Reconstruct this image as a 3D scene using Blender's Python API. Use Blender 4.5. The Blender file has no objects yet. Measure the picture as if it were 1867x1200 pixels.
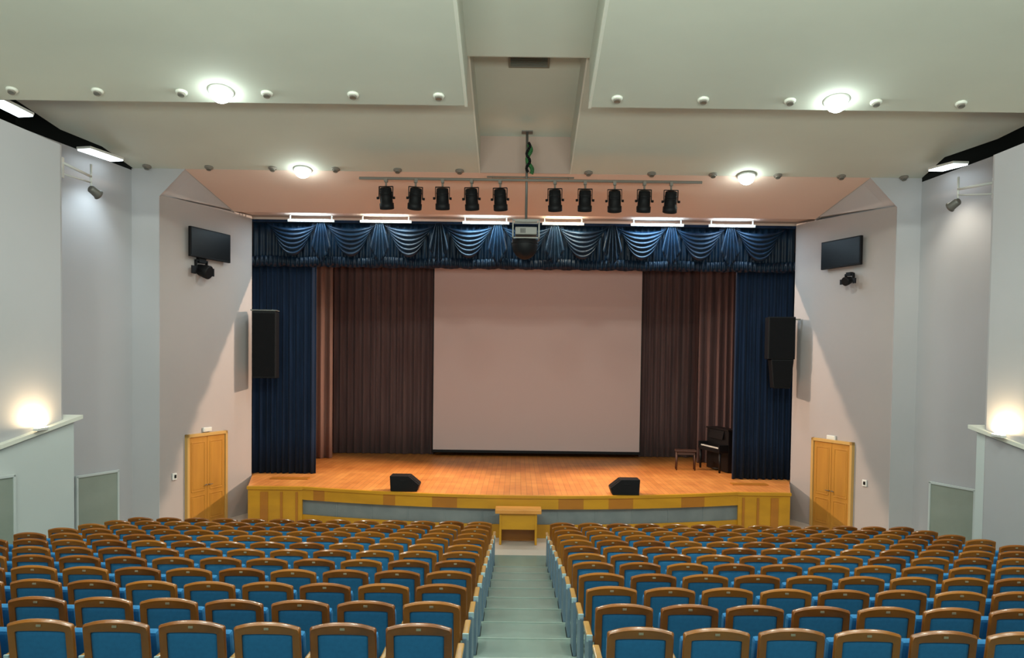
import bpy, bmesh, math, random
from mathutils import Vector, Matrix
random.seed(7)
R = math.radians
C = bpy.context.scene.collection
sc = bpy.context.scene

# ------------------------------------------------------------------ camera
F = 1500.0; CX = 942.0; PITCH = 1.9; ROLL = 0.73; CZ = 4.2
CY = 660.0 + F*math.tan(R(PITCH))
cam_d = bpy.data.cameras.new('camera'); cam = bpy.data.objects.new('camera', cam_d); C.objects.link(cam)
cam_d.sensor_width = 36; cam_d.sensor_fit = 'HORIZONTAL'; cam_d.lens = F/1867*36
cam_d.shift_x = -(CX-933.5)/1867; cam_d.shift_y = (CY-600)/1867
cam_d.clip_start = .05; cam_d.clip_end = 200
CM = Matrix.Translation((0, 0, CZ)) @ Matrix.Rotation(R(90-PITCH), 4, 'X') @ Matrix.Rotation(R(ROLL), 4, 'Z')
cam.matrix_world = CM
sc.camera = cam

def at(px, py, D):
    """world point seen at pixel (px,py) of the 1867x1200 frame, at distance D down the hall"""
    d = CM.to_3x3() @ Vector(((px-CX)/F, -(py-CY)/F, -1))
    return Vector((0, 0, CZ)) + d*(D/d.y)

# ------------------------------------------------------------------ world, exposure, lights
sc.view_settings.view_transform = 'Standard'; sc.view_settings.look = 'None'
sc.view_settings.gamma = 1; sc.view_settings.use_curve_mapping = False
sc.view_settings.exposure = 0.0
w = bpy.data.worlds.new('World'); sc.world = w; w.use_nodes = True
bg = w.node_tree.nodes['Background']; bg.inputs[0].default_value = (.80, .88, .78, 1); bg.inputs[1].default_value = .30

def lamp(kind, loc, power, color, target=None, **kw):
    d = bpy.data.lights.new(kind.lower()+'_light', kind); o = bpy.data.objects.new(kind.lower()+'_light', d); C.objects.link(o)
    o.location = loc; d.energy = power; d.color = color
    for k, v in kw.items(): setattr(d, k, v)
    if target is not None:
        o.rotation_euler = (Vector(target)-Vector(loc)).to_track_quat('-Z', 'Y').to_euler()
    return o
HX = .13                                   # x of the hall's centre line
# warm stage lamps on the batten hidden behind the valance
for i in range(7):
    x = HX + (i-3)*1.95
    lamp('SPOT', (x, 23.25, 7.95), 280, (1, .52, .29), (x*.95, 20.6, 1.0), spot_size=R(84), spot_blend=.55, shadow_soft_size=.05)
for s_ in (-1, 1):   # two side lamps of the batten turned across the stage
    lamp('SPOT', (HX+s_*4.6, 23.25, 7.95), 5200 if s_ > 0 else 4300, (1, .72, .52), (HX-s_*7.3, 20.6, 2.9), spot_size=R(66), spot_blend=.5, shadow_soft_size=.04)
# hall light: unseen fill lamps added high up behind the camera
for x in (-5, 0, 5):
    lamp('AREA', (x, -1, 9.8), 110, (.88, 1, .90), (x, 6, 2), shape='RECTANGLE', size=3.0, size_y=1.0)
for x in (-6.3, -3.8, -1.6, 1.9, 4.1, 6.6):   # recessed lamps of the nearer ceiling panel, above the frame
    lamp('AREA', (x, 7.6, 9.98), 150, (.90, 1, .90), (x, 11.5, 1), shape='DISK', size=.35)
lamp('AREA', (0, -2.5, 4.4), 1000, (.90, 1, .90), (0, 6, 11), shape='RECTANGLE', size=14, size_y=1.0, spread=R(105))  # broad uplight added behind the camera to brighten the ceiling
# hall down lights switched on (two on the nearer panel, two on the farther)
DL_ON = [(403, 166, 'A'), (1525, 183, 'A'), (552, 309, 'B'), (1361, 321, 'B')]

# ------------------------------------------------------------------ materials
MATS = {}
def mat(name, col, rough=.6, metal=0, spec=.5, emit=None, estr=0, noise=None, bump=None, sheen=0, coat=0):
    m = bpy.data.materials.new(name); m.use_nodes = True; nt = m.node_tree; b = nt.nodes['Principled BSDF']
    b.inputs['Base Color'].default_value = (*col, 1); b.inputs['Roughness'].default_value = rough
    b.inputs['Metallic'].default_value = metal; b.inputs['Specular IOR Level'].default_value = spec
    if sheen: b.inputs['Sheen Weight'].default_value = sheen
    if coat: b.inputs['Coat Weight'].default_value = coat; b.inputs['Coat Roughness'].default_value = .15
    if emit: b.inputs['Emission Color'].default_value = (*emit, 1); b.inputs['Emission Strength'].default_value = estr
    tc = None
    if noise or bump:
        tc = nt.nodes.new('ShaderNodeTexCoord')
    if noise:       # (scale vec, amount, detail, second colour)
        mp = nt.nodes.new('ShaderNodeMapping'); mp.inputs['Scale'].default_value = noise[0]
        nt.links.new(tc.outputs['Object'], mp.inputs[0])
        n = nt.nodes.new('ShaderNodeTexNoise'); n.inputs['Scale'].default_value = 1; n.inputs['Detail'].default_value = 5
        nt.links.new(mp.outputs[0], n.inputs['Vector'])
        r = nt.nodes.new('ShaderNodeValToRGB'); r.color_ramp.elements[0].position = .35; r.color_ramp.elements[1].position = .68
        r.color_ramp.elements[0].color = (*col, 1); r.color_ramp.elements[1].color = (*noise[1], 1)
        nt.links.new(n.outputs['Fac'], r.inputs[0]); nt.links.new(r.outputs[0], b.inputs['Base Color'])
    if bump:        # (scale vec, strength)
        mp2 = nt.nodes.new('ShaderNodeMapping'); mp2.inputs['Scale'].default_value = bump[0]
        nt.links.new(tc.outputs['Object'], mp2.inputs[0])
        n2 = nt.nodes.new('ShaderNodeTexNoise'); n2.inputs['Scale'].default_value = 1; n2.inputs['Detail'].default_value = 4
        nt.links.new(mp2.outputs[0], n2.inputs['Vector'])
        bp = nt.nodes.new('ShaderNodeBump'); bp.inputs['Strength'].default_value = bump[1]; bp.inputs['Distance'].default_value = .02
        nt.links.new(n2.outputs['Fac'], bp.inputs['Height']); nt.links.new(bp.outputs[0], b.inputs['Normal'])
    MATS[name] = m; return m

def per_object(m, col2, amount=1.0):
    """vary the base colour from one object to the next towards col2"""
    nt = m.node_tree; b = nt.nodes['Principled BSDF']
    oi = nt.nodes.new('ShaderNodeObjectInfo'); mx = nt.nodes.new('ShaderNodeMix'); mx.data_type = 'RGBA'
    mu = nt.nodes.new('ShaderNodeMath'); mu.operation = 'MULTIPLY'; mu.inputs[1].default_value = amount
    nt.links.new(oi.outputs['Random'], mu.inputs[0]); nt.links.new(mu.outputs[0], mx.inputs[0])
    src = b.inputs['Base Color']
    if src.is_linked: nt.links.new(src.links[0].from_socket, mx.inputs[6])
    else: mx.inputs[6].default_value = src.default_value
    mx.inputs[7].default_value = (*col2, 1)
    nt.links.new(mx.outputs[2], src)

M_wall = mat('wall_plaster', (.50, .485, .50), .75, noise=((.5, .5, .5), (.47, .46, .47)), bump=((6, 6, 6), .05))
M_wall_shaded = mat('side_wall_shaded', (.455, .445, .465), .75, noise=((.5, .5, .5), (.43, .425, .44)), bump=((6, 6, 6), .05))  # wall plaster toned darker, shade on the side walls put into the colour
M_wall_low = mat('wall_plaster_low', (.56, .60, .59), .75, noise=((.5, .5, .5), (.53, .57, .56)))
M_splay_shaded = mat('stage_side_shaded', (.42, .375, .36), .75, noise=((.6, .6, .6), (.40, .36, .35)))  # darker plaster, shade of the sideways-facing walls painted in
M_ceil = mat('ceiling_plaster', (.60, .61, .53), .8, noise=((.35, .5, .4), (.55, .56, .49)), bump=((3, 3, 3), .08))
M_ceil_bounce = mat('proscenium_bounce_pink', (.76, .57, .48), .8)  # pink of warm light bounced off the stage, painted into the plaster
M_trimw = mat('white_edge_trim', (.72, .72, .64), .6)
M_black = mat('black_void', (.012, .013, .011), .9)
M_floor = mat('green_grey_vinyl', (.225, .30, .265), .24, noise=((.9, .9, .9), (.18, .25, .215)), bump=((14, 14, 14), .05))
M_floor2 = mat('pale_floor', (.55, .46, .38), .45, noise=((1, 1, 1), (.50, .42, .36)))
M_greyp = mat('grey_green_panel', (.30, .335, .29), .55, noise=((.8, .8, 1.4), (.25, .29, .245)))
M_ledge = mat('ledge_stone', (.70, .70, .62), .5)
M_doorw = mat('door_veneer', (.50, .235, .035), .42, noise=((3, 3, .6), (.42, .19, .03)))
M_doorf = mat('door_frame_wood', (.55, .33, .10), .45)
M_honey = mat('honey_wood', (.60, .29, .014), .38, noise=((1.2, 1.2, 3), (.50, .235, .012)))
M_honeyd = mat('dark_honey_wood', (.44, .165, .016), .38, noise=((1.2, 1.2, 3), (.38, .14, .016)))
M_greyclad = mat('grey_cladding', (.20, .23, .235), .5, noise=((2, 2, 2), (.15, .18, .19)))
M_blackm = mat('black_metal', (.006, .006, .007), .55, spec=.2)
M_blackp = mat('black_plastic', (.005, .005, .006), .55, spec=.2)
M_grille = mat('speaker_grille', (.006, .006, .007), .9, spec=.15, bump=((60, 60, 60), .4))
M_steel = mat('grey_steel', (.17, .165, .15), .45, metal=.4)
M_bar = mat('painted_bar', (.22, .19, .16), .5)
M_white = mat('white_paint', (.72, .73, .70), .5)
M_navy = mat('navy_velvet', (.005, .013, .032), .75, noise=((8, 8, .8), (.008, .02, .05)), sheen=.03, spec=.15)
M_val = mat('blue_satin', (.0022, .0085, .021), .45, spec=.3, noise=((4, 4, 4), (.004, .018, .040)))
M_brown = mat('brown_curtain_cloth', (.085, .045, .046), .85, noise=((7, 7, .5), (.125, .072, .070)), sheen=.1)
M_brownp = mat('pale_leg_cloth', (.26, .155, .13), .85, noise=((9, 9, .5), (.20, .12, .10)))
M_screen = mat('projection_cloth', (.60, .46, .44), .85)
M_lampoff = mat('lamp_glass_off', (.12, .12, .10), .3)
M_seatwood = mat('seat_frame_wood', (.15, .040, .003), .28, noise=((5, 5, 5), (.30, .090, .007)), coat=.4)
per_object(M_seatwood, (.42, .155, .014), .6)
M_armwood = mat('armrest_wood', (.50, .26, .055), .25, coat=.6)
M_blue = mat('blue_upholstery', (.016, .185, .42), .8, noise=((30, 30, 30), (.013, .16, .37)), sheen=.05)
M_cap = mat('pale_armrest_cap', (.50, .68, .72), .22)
M_side = mat('pale_blue_side', (.15, .23, .31), .4)
M_plate = mat('number_plate_metal', (.42, .37, .26), .3, metal=.3)
M_green = mat('green_cable_jacket', (.03, .15, .04), .5)
M_keys = mat('piano_keys_white', (.8, .8, .76), .3)
M_proj = mat('projector_shell', (.22, .21, .19), .5)

# stage boards: planks running up the stage, in the material
M_stage = mat('stage_boards', (.62, .27, .085), .42)
def stage_nodes():
    nt = M_stage.node_tree; b = nt.nodes['Principled BSDF']
    tc = nt.nodes.new('ShaderNodeTexCoord'); mp = nt.nodes.new('ShaderNodeMapping')
    mp.inputs['Rotation'].default_value = (0, 0, R(90))
    nt.links.new(tc.outputs['Object'], mp.inputs[0])
    br = nt.nodes.new('ShaderNodeTexBrick'); br.inputs['Scale'].default_value = 1
    br.inputs['Brick Width'].default_value = 1.3; br.inputs['Row Height'].default_value = .14
    br.inputs['Mortar Size'].default_value = .004; br.inputs['Bias'].default_value = -.1
    br.inputs['Color1'].default_value = (.66, .26, .065, 1); br.inputs['Color2'].default_value = (.55, .20, .045, 1)
    br.inputs['Mortar'].default_value = (.28, .11, .035, 1)
    nt.links.new(mp.outputs[0], br.inputs['Vector'])
    n = nt.nodes.new('ShaderNodeTexNoise'); n.inputs['Scale'].default_value = 1.6; n.inputs['Detail'].default_value = 4
    nt.links.new(tc.outputs['Object'], n.inputs['Vector'])
    mx = nt.nodes.new('ShaderNodeMix'); mx.data_type = 'RGBA'; mx.blend_type = 'OVERLAY'; mx.inputs[0].default_value = .5
    nt.links.new(br.outputs['Color'], mx.inputs[6]); nt.links.new(n.outputs['Fac'], mx.inputs[7])
    nt.links.new(mx.outputs[2], b.inputs['Base Color'])
stage_nodes()

def emitter(name, col, s):
    return mat(name, (.8, .8, .8), .5, emit=col, estr=s)

# ------------------------------------------------------------------ builders
def link(name, me, m, parent=None, smooth=False):
    o = bpy.data.objects.new(name, me); C.objects.link(o)
    if m is not None:
        for x in (m if isinstance(m, (list, tuple)) else [m]): me.materials.append(x)
    if smooth:
        for p in me.polygons: p.use_smooth = True
    if parent is not None: o.parent = parent
    return o
def tag(o, label, cat, group=None, kind=None):
    o['label'] = label; o['category'] = cat
    if group: o['group'] = group
    if kind: o['kind'] = kind
    return o
def thing(name, label, cat, loc=(0, 0, 0), rz=0, group=None):
    o = bpy.data.objects.new(name, None); C.objects.link(o); o.empty_display_size = .1
    o.location = loc; o.rotation_euler = (0, 0, rz)
    return tag(o, label, cat, group)
def struct(o):
    o['kind'] = 'structure'; return o

class MB:
    def __init__(s): s.bm = bmesh.new()
    def box(s, c, size, bev=0, rot=None, seg=2, top=1.0):
        r = bmesh.ops.create_cube(s.bm, size=1); vs = r['verts']
        for v in vs:
            v.co = Vector((v.co.x*size[0]*(top if v.co.z > 0 else 1), v.co.y*size[1], v.co.z*size[2]))
        if bev:
            es = list({e for v in vs for e in v.link_edges})
            rb = bmesh.ops.bevel(s.bm, geom=es, offset=bev, segments=seg, affect='EDGES', profile=.6)
            vs = list({v for f in rb['faces'] for v in f.verts} | {v for v in vs if v.is_valid})
        M = Matrix.Translation(Vector(c))
        if rot is not None: M = M @ (rot.to_4x4() if hasattr(rot, 'to_4x4') else rot)
        for v in vs: v.co = M @ v.co
        return s
    def cyl(s, a, b, r0, r1=None, n=16, caps=True):
        a = Vector(a); b = Vector(b); r1 = r0 if r1 is None else r1
        q = (b-a).to_track_quat('Z', 'Y').to_matrix()
        va = [s.bm.verts.new(a + q @ Vector((r0*math.cos(2*math.pi*i/n), r0*math.sin(2*math.pi*i/n), 0))) for i in range(n)]
        vb = [s.bm.verts.new(b + q @ Vector((r1*math.cos(2*math.pi*i/n), r1*math.sin(2*math.pi*i/n), 0))) for i in range(n)]
        for i in range(n):
            j = (i+1) % n; s.bm.faces.new((va[i], va[j], vb[j], vb[i])).smooth = True
        if caps: s.bm.faces.new(va[::-1]); s.bm.faces.new(vb)
        return s
    def lathe(s, a, axis, prof, n=20):
        """prof: list of (dist along axis, radius)"""
        a = Vector(a); q = Vector(axis).normalized().to_track_quat('Z', 'Y').to_matrix(); rings = []
        for d, r in prof:
            rings.append([s.bm.verts.new(a + q @ Vector((r*math.cos(2*math.pi*i/n), r*math.sin(2*math.pi*i/n), d))) for i in range(n)])
        for A, B in zip(rings, rings[1:]):
            for i in range(n):
                j = (i+1) % n; s.bm.faces.new((A[i], A[j], B[j], B[i])).smooth = True
        s.bm.faces.new(rings[0][::-1]); s.bm.faces.new(rings[-1]); return s
    def tube(s, pts, r, n=8):
        pts = [Vector(p) for p in pts]
        for a, b in zip(pts, pts[1:]): s.cyl(a, b, r, n=n)
        return s
    def prism(s, plan, z0, z1):
        """plan polygon (x,y); z0,z1 numbers or lists"""
        n = len(plan); z0 = z0 if isinstance(z0, (list, tuple)) else [z0]*n; z1 = z1 if isinstance(z1, (list, tuple)) else [z1]*n
        A = [s.bm.verts.new((p[0], p[1], z)) for p, z in zip(plan, z0)]
        B = [s.bm.verts.new((p[0], p[1], z)) for p, z in zip(plan, z1)]
        for i in range(n):
            j = (i+1) % n; s.bm.faces.new((A[i], A[j], B[j], B[i]))
        s.bm.faces.new(A[::-1]); s.bm.faces.new(B); return s
    def slab(s, pts, off):
        """polygon pts extruded by vector off"""
        off = Vector(off); A = [s.bm.verts.new(Vector(p)) for p in pts]; B = [s.bm.verts.new(Vector(p)+off) for p in pts]
        n = len(pts)
        for i in range(n):
            j = (i+1) % n; s.bm.faces.new((A[i], A[j], B[j], B[i]))
        s.bm.faces.new(A[::-1]); s.bm.faces.new(B); return s
    def grid(s, fn, nu, nv, thick=None, smooth=True):
        """fn(u,v)->point, u,v in 0..1; thick: offset vector for a back face"""
        V = [[s.bm.verts.new(fn(i/nu, j/nv)) for j in range(nv+1)] for i in range(nu+1)]
        for i in range(nu):
            for j in range(nv):
                s.bm.faces.new((V[i][j], V[i+1][j], V[i+1][j+1], V[i][j+1])).smooth = smooth
        if thick is not None:
            t = Vector(thick)
            W = [[s.bm.verts.new(V[i][j].co+t) for j in range(nv+1)] for i in range(nu+1)]
            for i in range(nu):
                for j in range(nv):
                    s.bm.faces.new((W[i][j], W[i][j+1], W[i+1][j+1], W[i+1][j])).smooth = smooth
            for i in range(nu):
                s.bm.faces.new((V[i][0], W[i][0], W[i+1][0], V[i+1][0])); s.bm.faces.new((V[i][nv], V[i+1][nv], W[i+1][nv], W[i][nv]))
            for j in range(nv):
                s.bm.faces.new((V[0][j], V[0][j+1], W[0][j+1], W[0][j])); s.bm.faces.new((V[nu][j], W[nu][j], W[nu][j+1], V[nu][j+1]))
        return s
    def build(s, name, m, parent=None, smooth=False, recalc=True):
        if recalc: bmesh.ops.recalc_face_normals(s.bm, faces=s.bm.faces)
        me = bpy.data.meshes.new(name); s.bm.to_mesh(me); s.bm.free()
        return link(name, me, m, parent, smooth)

# ------------------------------------------------------------------ plan of the hall (from the camera, metres)
DF = 19.1            # plane of the proscenium front
DA = 14.15           # far edge of the nearer ceiling panels
DP = 22.4            # stage opening
def X(px, py, D): return at(px, py, D).x
def Z(px, py, D): return at(px, py, D).z
L_jamb = (X(459, 650, DP), DP); R_jamb = (X(1446, 650, DP), DP)
L_c1 = (X(290, 650, DF), DF); R_c1 = (X(1629, 650, DF), DF)
L_c2 = (X(240, 400, DF), DF); R_c2 = (X(1679, 400, DF), DF)
SL, SR = .36, .33
def lw2(D): return L_c2[0]-SL*(DF-D)
def rw2(D): return R_c2[0]+SR*(DF-D)
D1 = 15.3; lx1 = X(110.5, 500, D1); rx1 = X(1807, 500, D1)
def lw1(D): return lx1-SL*(D1-D)
def rw1(D): return rx1+SR*(D1-D)
DB = 15.5; lxb = X(135, 860, DB); rxb = X(1779, 860, DB)
def lwb(D): return lxb-SL*(DB-D)
def rwb(D): return rxb+SR*(DB-D)
BACK = -2.0
SOFF = .36
# ceiling planes
ZA = Z(962, 194, DA); ZB = Z(958, 316, DF); SC_ = .235
def zA(D): return ZA+SC_*(DA-D)
def zB(D): return ZB+SC_*(DF-D)
CW = 1.04; CHL = HX-CW; CHR = HX+CW; UP = .84

# floor: one step down per row of seats
ROWS = 12; P = .95; ROW1 = 6.25
def rowD(n): return ROW1+P*(n-1)
def ztop(n): return 2.205-.105*(n-1)-.00085*(n-1)**2 if n > 0 else 2.205-.105*(n-1)
SH = .95
def rowZ(n): return max(0.0, ztop(n)-SH)
def wx(D, side):
    if D > DF: return (L_c1[0]-.0 if side < 0 else R_c1[0])
    if D > DB: return (lw2(D) if side < 0 else rw2(D))
    return (lwb(D) if side < 0 else rwb(D))
b = MB()
for n in range(-7, ROWS+1):
    d0, d1 = rowD(n)-.42, rowD(n)+P-.42
    if n == ROWS: d1 = 17.75
    z = rowZ(n)
    if d0 < DB < d1:
        for a0, a1 in ((d0, DB), (DB+.001, d1)):
            b.prism([(wx(a0, -1)-.1, a0), (wx(a0, 1)+.1, a0), (wx(a1, 1)+.1, a1), (wx(a1, -1)-.1, a1)], -.3, z)
    else:
        b.prism([(wx(d0, -1)-.1, d0), (wx(d0, 1)+.1, d0), (wx(d1, 1)+.1, d1), (wx(d1, -1)-.1, d1)], -.3, z)
struct(b.build('floor', M_floor))
b = MB(); b.prism([(-9.6, 17.75), (9.9, 17.75), (9.4, DF+.1), (8.4, DP+.3), (-8.2, DP+.3), (-9.1, DF+.1)], -.3, -.002)
struct(b.build('floor', M_floor2))

b = MB()
for n in range(-1, ROWS):
    b.box((HX, rowD(n)+P-.42-.018, rowZ(n)+.003), (1.56, .035, .006))
struct(b.build('trim_9', mat('step_edging', (.25, .33, .29), .35)))
# walls
T = .35
def wall_left():
    b = MB()
    # far saw-tooth panel
    b.prism([L_c2, (lw2(14.0), 14.0), (lw2(14.0)-T, 14.0), (L_c2[0]-T, DF+.0)], -.3, [Z(240, 310, DF), 8.9, 8.9, Z(240, 310, DF)])
    # nearer panel
    zt1 = Z(110, 263, D1); k = .12
    b.prism([(lx1, D1), (lw1(BACK), BACK), (lw1(BACK)-T, BACK), (lx1-T, D1)], -.3, [zt1, zt1+k*(D1-BACK), zt1+k*(D1-BACK), zt1])
    b.prism([(lx1, D1), (lx1-.3, D1), (lx1-1.4, D1), (lx1-1.4, D1+.05), (lx1, D1+.05)], -.3, zt1)
    return b
struct(wall_left().build('wall_left', M_wall_shaded))
def wall_right():
    b = MB()
    b.prism([R_c2, (rw2(14.0), 14.0), (rw2(14.0)+T, 14.0), (R_c2[0]+T, DF)], -.3, [Z(1680, 332, DF), 8.9, 8.9, Z(1680, 332, DF)])
    zt1 = Z(1815, 282, D1); k = .12
    b.prism([(rx1, D1), (rw1(BACK), BACK), (rw1(BACK)+T, BACK), (rx1+T, D1)], -.3, [zt1, zt1+k*(D1-BACK), zt1+k*(D1-BACK), zt1])
    b.prism([(rx1, D1), (rx1+1.5, D1), (rx1+1.5, D1+.05), (rx1, D1+.05)], -.3, zt1)
    return b
struct(wall_right().build('wall_right', M_wall_shaded))

# pieces facing the hall beside the stage, with the cut corner under the ceiling edge
P1L = at(336, 315, DF); P1R = at(1588, 334, DF)
P2L = at(290, 357, DF); P2R = at(1629, 377, DF)
ZC3 = Z(950, 393, 21.5)
P3L = Vector((L_jamb[0]-.1, 22.2, Z(448, 398, 22.2))); P3R = Vector((R_jamb[0]+.1, 22.2, Z(1462, 413, 22.2)))
P1L.z = P1R.z = ZB
b = MB()
b.slab([(L_c2[0], DF, -.3), (L_c1[0], DF, -.3), (L_c1[0]+.01, DF, P2L.z-.01), (P1L.x+.02, DF, ZB), (L_c2[0], DF, ZB)], (0, .0 + .04, 0))
b.slab([(R_c1[0], DF, -.3), (R_c2[0], DF, -.3), (R_c2[0], DF, ZB), (P1R.x-.02, DF, ZB), (R_c1[0]-.01, DF, P2R.z-.01)], (0, .04, 0))
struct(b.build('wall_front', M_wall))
# splayed walls to the stage opening
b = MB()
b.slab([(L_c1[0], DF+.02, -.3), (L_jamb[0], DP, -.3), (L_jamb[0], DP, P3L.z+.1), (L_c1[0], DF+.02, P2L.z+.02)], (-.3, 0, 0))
struct(b.build('wall_left', M_splay_shaded))
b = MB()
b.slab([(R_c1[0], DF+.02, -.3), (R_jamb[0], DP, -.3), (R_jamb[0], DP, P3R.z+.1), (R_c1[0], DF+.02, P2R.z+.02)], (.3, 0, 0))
struct(b.build('wall_right', M_splay_shaded))
# low side boxes with ledges
for side in (-1, 1):
    if side < 0:
        zA_, zB_ = Z(135, 767, DB), None
        p0 = (lxb, DB); slope = (Z(131, 768, 15.43)-Z(0, 816, 14.08))/(15.43-14.08); f = lwb
        back = (lx1-.2, DB)
    else:
        p0 = (rxb, DB); slope = (Z(1779, 785, DB)-Z(1867, 818, 14.54))/(DB-14.54); f = rwb; zA_ = Z(1779, 785, DB)
        back = (rx1+.2, DB)
    plan = [p0, (f(8), 8), (f(8)+side*1.6, 8), (p0[0]+side*1.2, DB)]
    zt = [zA_, zA_-slope*(DB-8), zA_-slope*(DB-8), zA_]
    b = MB(); b.prism(plan, -.3, zt)
    b.prism([(f(8), 8), (f(BACK), BACK), (f(BACK)+side*1.2, BACK), (f(8)+side*1.2, 8)], -.3, zA_-slope*(DB-8)+.3)
    struct(b.build('wall_left_lower' if side < 0 else 'wall_right_lower', M_wall_low))
    ov = -side*.07
    b = MB()
    D0 = DB+.12; D1_ = 8
    pl = [(f(D0)+ov, D0), (f(D1_)+ov, D1_), (f(D1_)+side*1.5, D1_), (f(D0)+side*1.1, D0)]
    z0 = zA_+slope*.12; z1 = zA_-slope*(DB-D1_)
    b.prism(pl, [z0, z1, z1, z0], [z0+.07, z1+.07, z1+.07, z0+.07])
    struct(b.build('trim_1' if side < 0 else 'trim_2', M_ledge))
    # warm lamp lying on the ledge, washing the wall
    lp = at(68, 775, 14.75) if side < 0 else at(1842, 782, 14.9)
    gx = (lw1(lp.y)+.13) if side < 0 else (rw1(lp.y)-.13)
    zl = z0+.07-slope*(D0-lp.y)
    t = thing('ledge_lamp', 'small warm lamp on the %s wall ledge, washing the wall above with yellow light' % ('left' if side < 0 else 'right'), 'lamp', (gx, lp.y, zl), 0, 'uplights on the wall ledges')
    MB().box((0, 0, .03), (.10, .34, .05), .012).build('housing', M_white, t)
    MB().box((0, 0, .062), (.07, .30, .014), .003).build('lamp_glass', emitter('warm_ledge_glow', (1, .78, .42), 22), t)
    lamp('AREA', (gx, lp.y, zl+.08), 26, (1, .74, .42), (gx-side*-.25, lp.y-.1, zl+2), shape='RECTANGLE', size=.5, size_y=.12)

# black gap above the side walls
b = MB()
for s, f in ((-1, lw2), (1, rw2)):
    xo = 11.6*s
    b.slab([(f(DF)+s*.0, DF+.05, 8.0), (xo+s*5, DF+.05, 8.0), (xo+s*5, DF+.05, 13), (f(DF)+s*.0, DF+.05, 13)], (0, .05, 0))
    b.slab([(xo, DF, 7), (xo+s*7, BACK, 7), (xo+s*7, BACK, 13), (xo, DF, 13)], (s*.05, 0, 0))
struct(b.build('wall_behind_gap', M_black))
b = MB(); b.slab([(-19, BACK, 12.6), (19, BACK, 12.6), (13, 24, 12.6), (-13, 24, 12.6)], (0, 0, .1))
struct(b.build('ceiling', M_black))

# ceiling panels ----------------------------------------------------------
EL = [at(12, 179, 16.08), at(110, 243, 17.4), at(186, 271, 18.1), at(243, 310, DF)]
ER = [at(1950, 200, 16.08), at(1818, 269, 17.3), at(1722, 292, 18.1), at(1680, 332, DF)]
def cpanel(name, xin, edge, zf, d0, d1, m=M_ceil, th=.07, s=-1):
    pts = [(xin, d1, zf(d1)), (xin, d0, zf(d0))] + [(x, d, zf(d)) for x, d in edge]
    b = MB(); b.slab(pts, (0, 0, th))
    return struct(b.build(name, m))
eL = [(EL[0].x-(16.08-DA)*.45, DA)] + [(p.x, p.y) for p in EL]
eR = [(ER[0].x*0+at(1855, 245, 16.9).x+(16.9-DA)*.45, DA)] + [(at(1855, 245, 16.9).x, 16.9)] + [(p.x, p.y) for p in ER[1:]]
cpanel('ceiling', CHL, eL, zB, DA, DF)
cpanel('ceiling', CHR, eR, zB, DA, DF)
cpanel('ceiling', CHL, [(-16.5, 2), (-10.9, DA)], zA, 2.0, DA)
cpanel('ceiling', CHR, [(16.5, 2), (11.1, DA)], zA, 2.0, DA)
# risers, channel sides, channel ceiling, bright lips
b = MB()
for xa, xb in ((eL[0][0], CHL), (CHR, eR[0][0])):
    b.slab([(xa, DA, ZA+.05), (xb, DA, ZA+.05), (xb, DA, zB(DA)+.06), (xa, DA, zB(DA)+.06)], (0, .04, 0))
for x, s in ((CHL, -1), (CHR, 1)):
    b.slab([(x, DA, ZA+.02), (x, 2, zA(2)+.02), (x, 2, zA(2)+UP), (x, DA, ZA+UP)], (s*.05, 0, 0))
    b.slab([(x, DF, ZB+.02), (x, DA, zB(DA)+.02), (x, DA, zB(DA)+UP), (x, DF, ZB+UP)], (s*.05, 0, 0))
struct(b.build('ceiling', M_ceil))
b = MB()
b.slab([(CHL, DA, ZA+UP), (CHR, DA, ZA+UP), (CHR, 2, zA(2)+UP), (CHL, 2, zA(2)+UP)], (0, 0, .06))
b.slab([(CHL, DA, ZA+UP), (CHR, DA, ZA+UP), (CHR, DA, zB(DA)+UP), (CHL, DA, zB(DA)+UP)], (0, .04, 0))
b.slab([(CHL, DF, ZB+UP), (CHR, DF, ZB+UP), (CHR, DA, zB(DA)+UP), (CHL, DA, zB(DA)+UP)], (0, 0, .06))
struct(b.build('ceiling', M_ceil))
b = MB(); b.slab([(CHL-.02, DF-.0, ZB-.0), (CHR+.02, DF, ZB), (CHR+.02, DF, ZB+UP+.05), (CHL-.02, DF, ZB+UP+.05)], (0, .05, 0))
struct(b.build('wall_front', mat('channel_end_lit_pink', (.52, .38, .32), .8)))  # pink tone paints warm stage light onto the end face
k = 3
for x, s in ((CHL, -1), (CHR, 1)):
    b = MB(); b.slab([(x+s*.035, DA+.012, ZA-.02), (x-s*.012, DA+.012, ZA-.02), (x-s*.012, 2, zA(2)-.02), (x+s*.035, 2, zA(2)-.02)], (0, 0, .10))
    struct(b.build('trim_%d' % k, M_trimw)); k += 1
    b = MB(); b.slab([(x+s*.02, DF-.01, ZB-.012), (x-s*.01, DF-.01, ZB-.012), (x-s*.01, DA+.1, zB(DA+.1)-.012), (x+s*.02, DA+.1, zB(DA+.1)-.012)], (0, 0, .07))
    struct(b.build('trim_%d' % k, M_trimw)); k += 1
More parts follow.
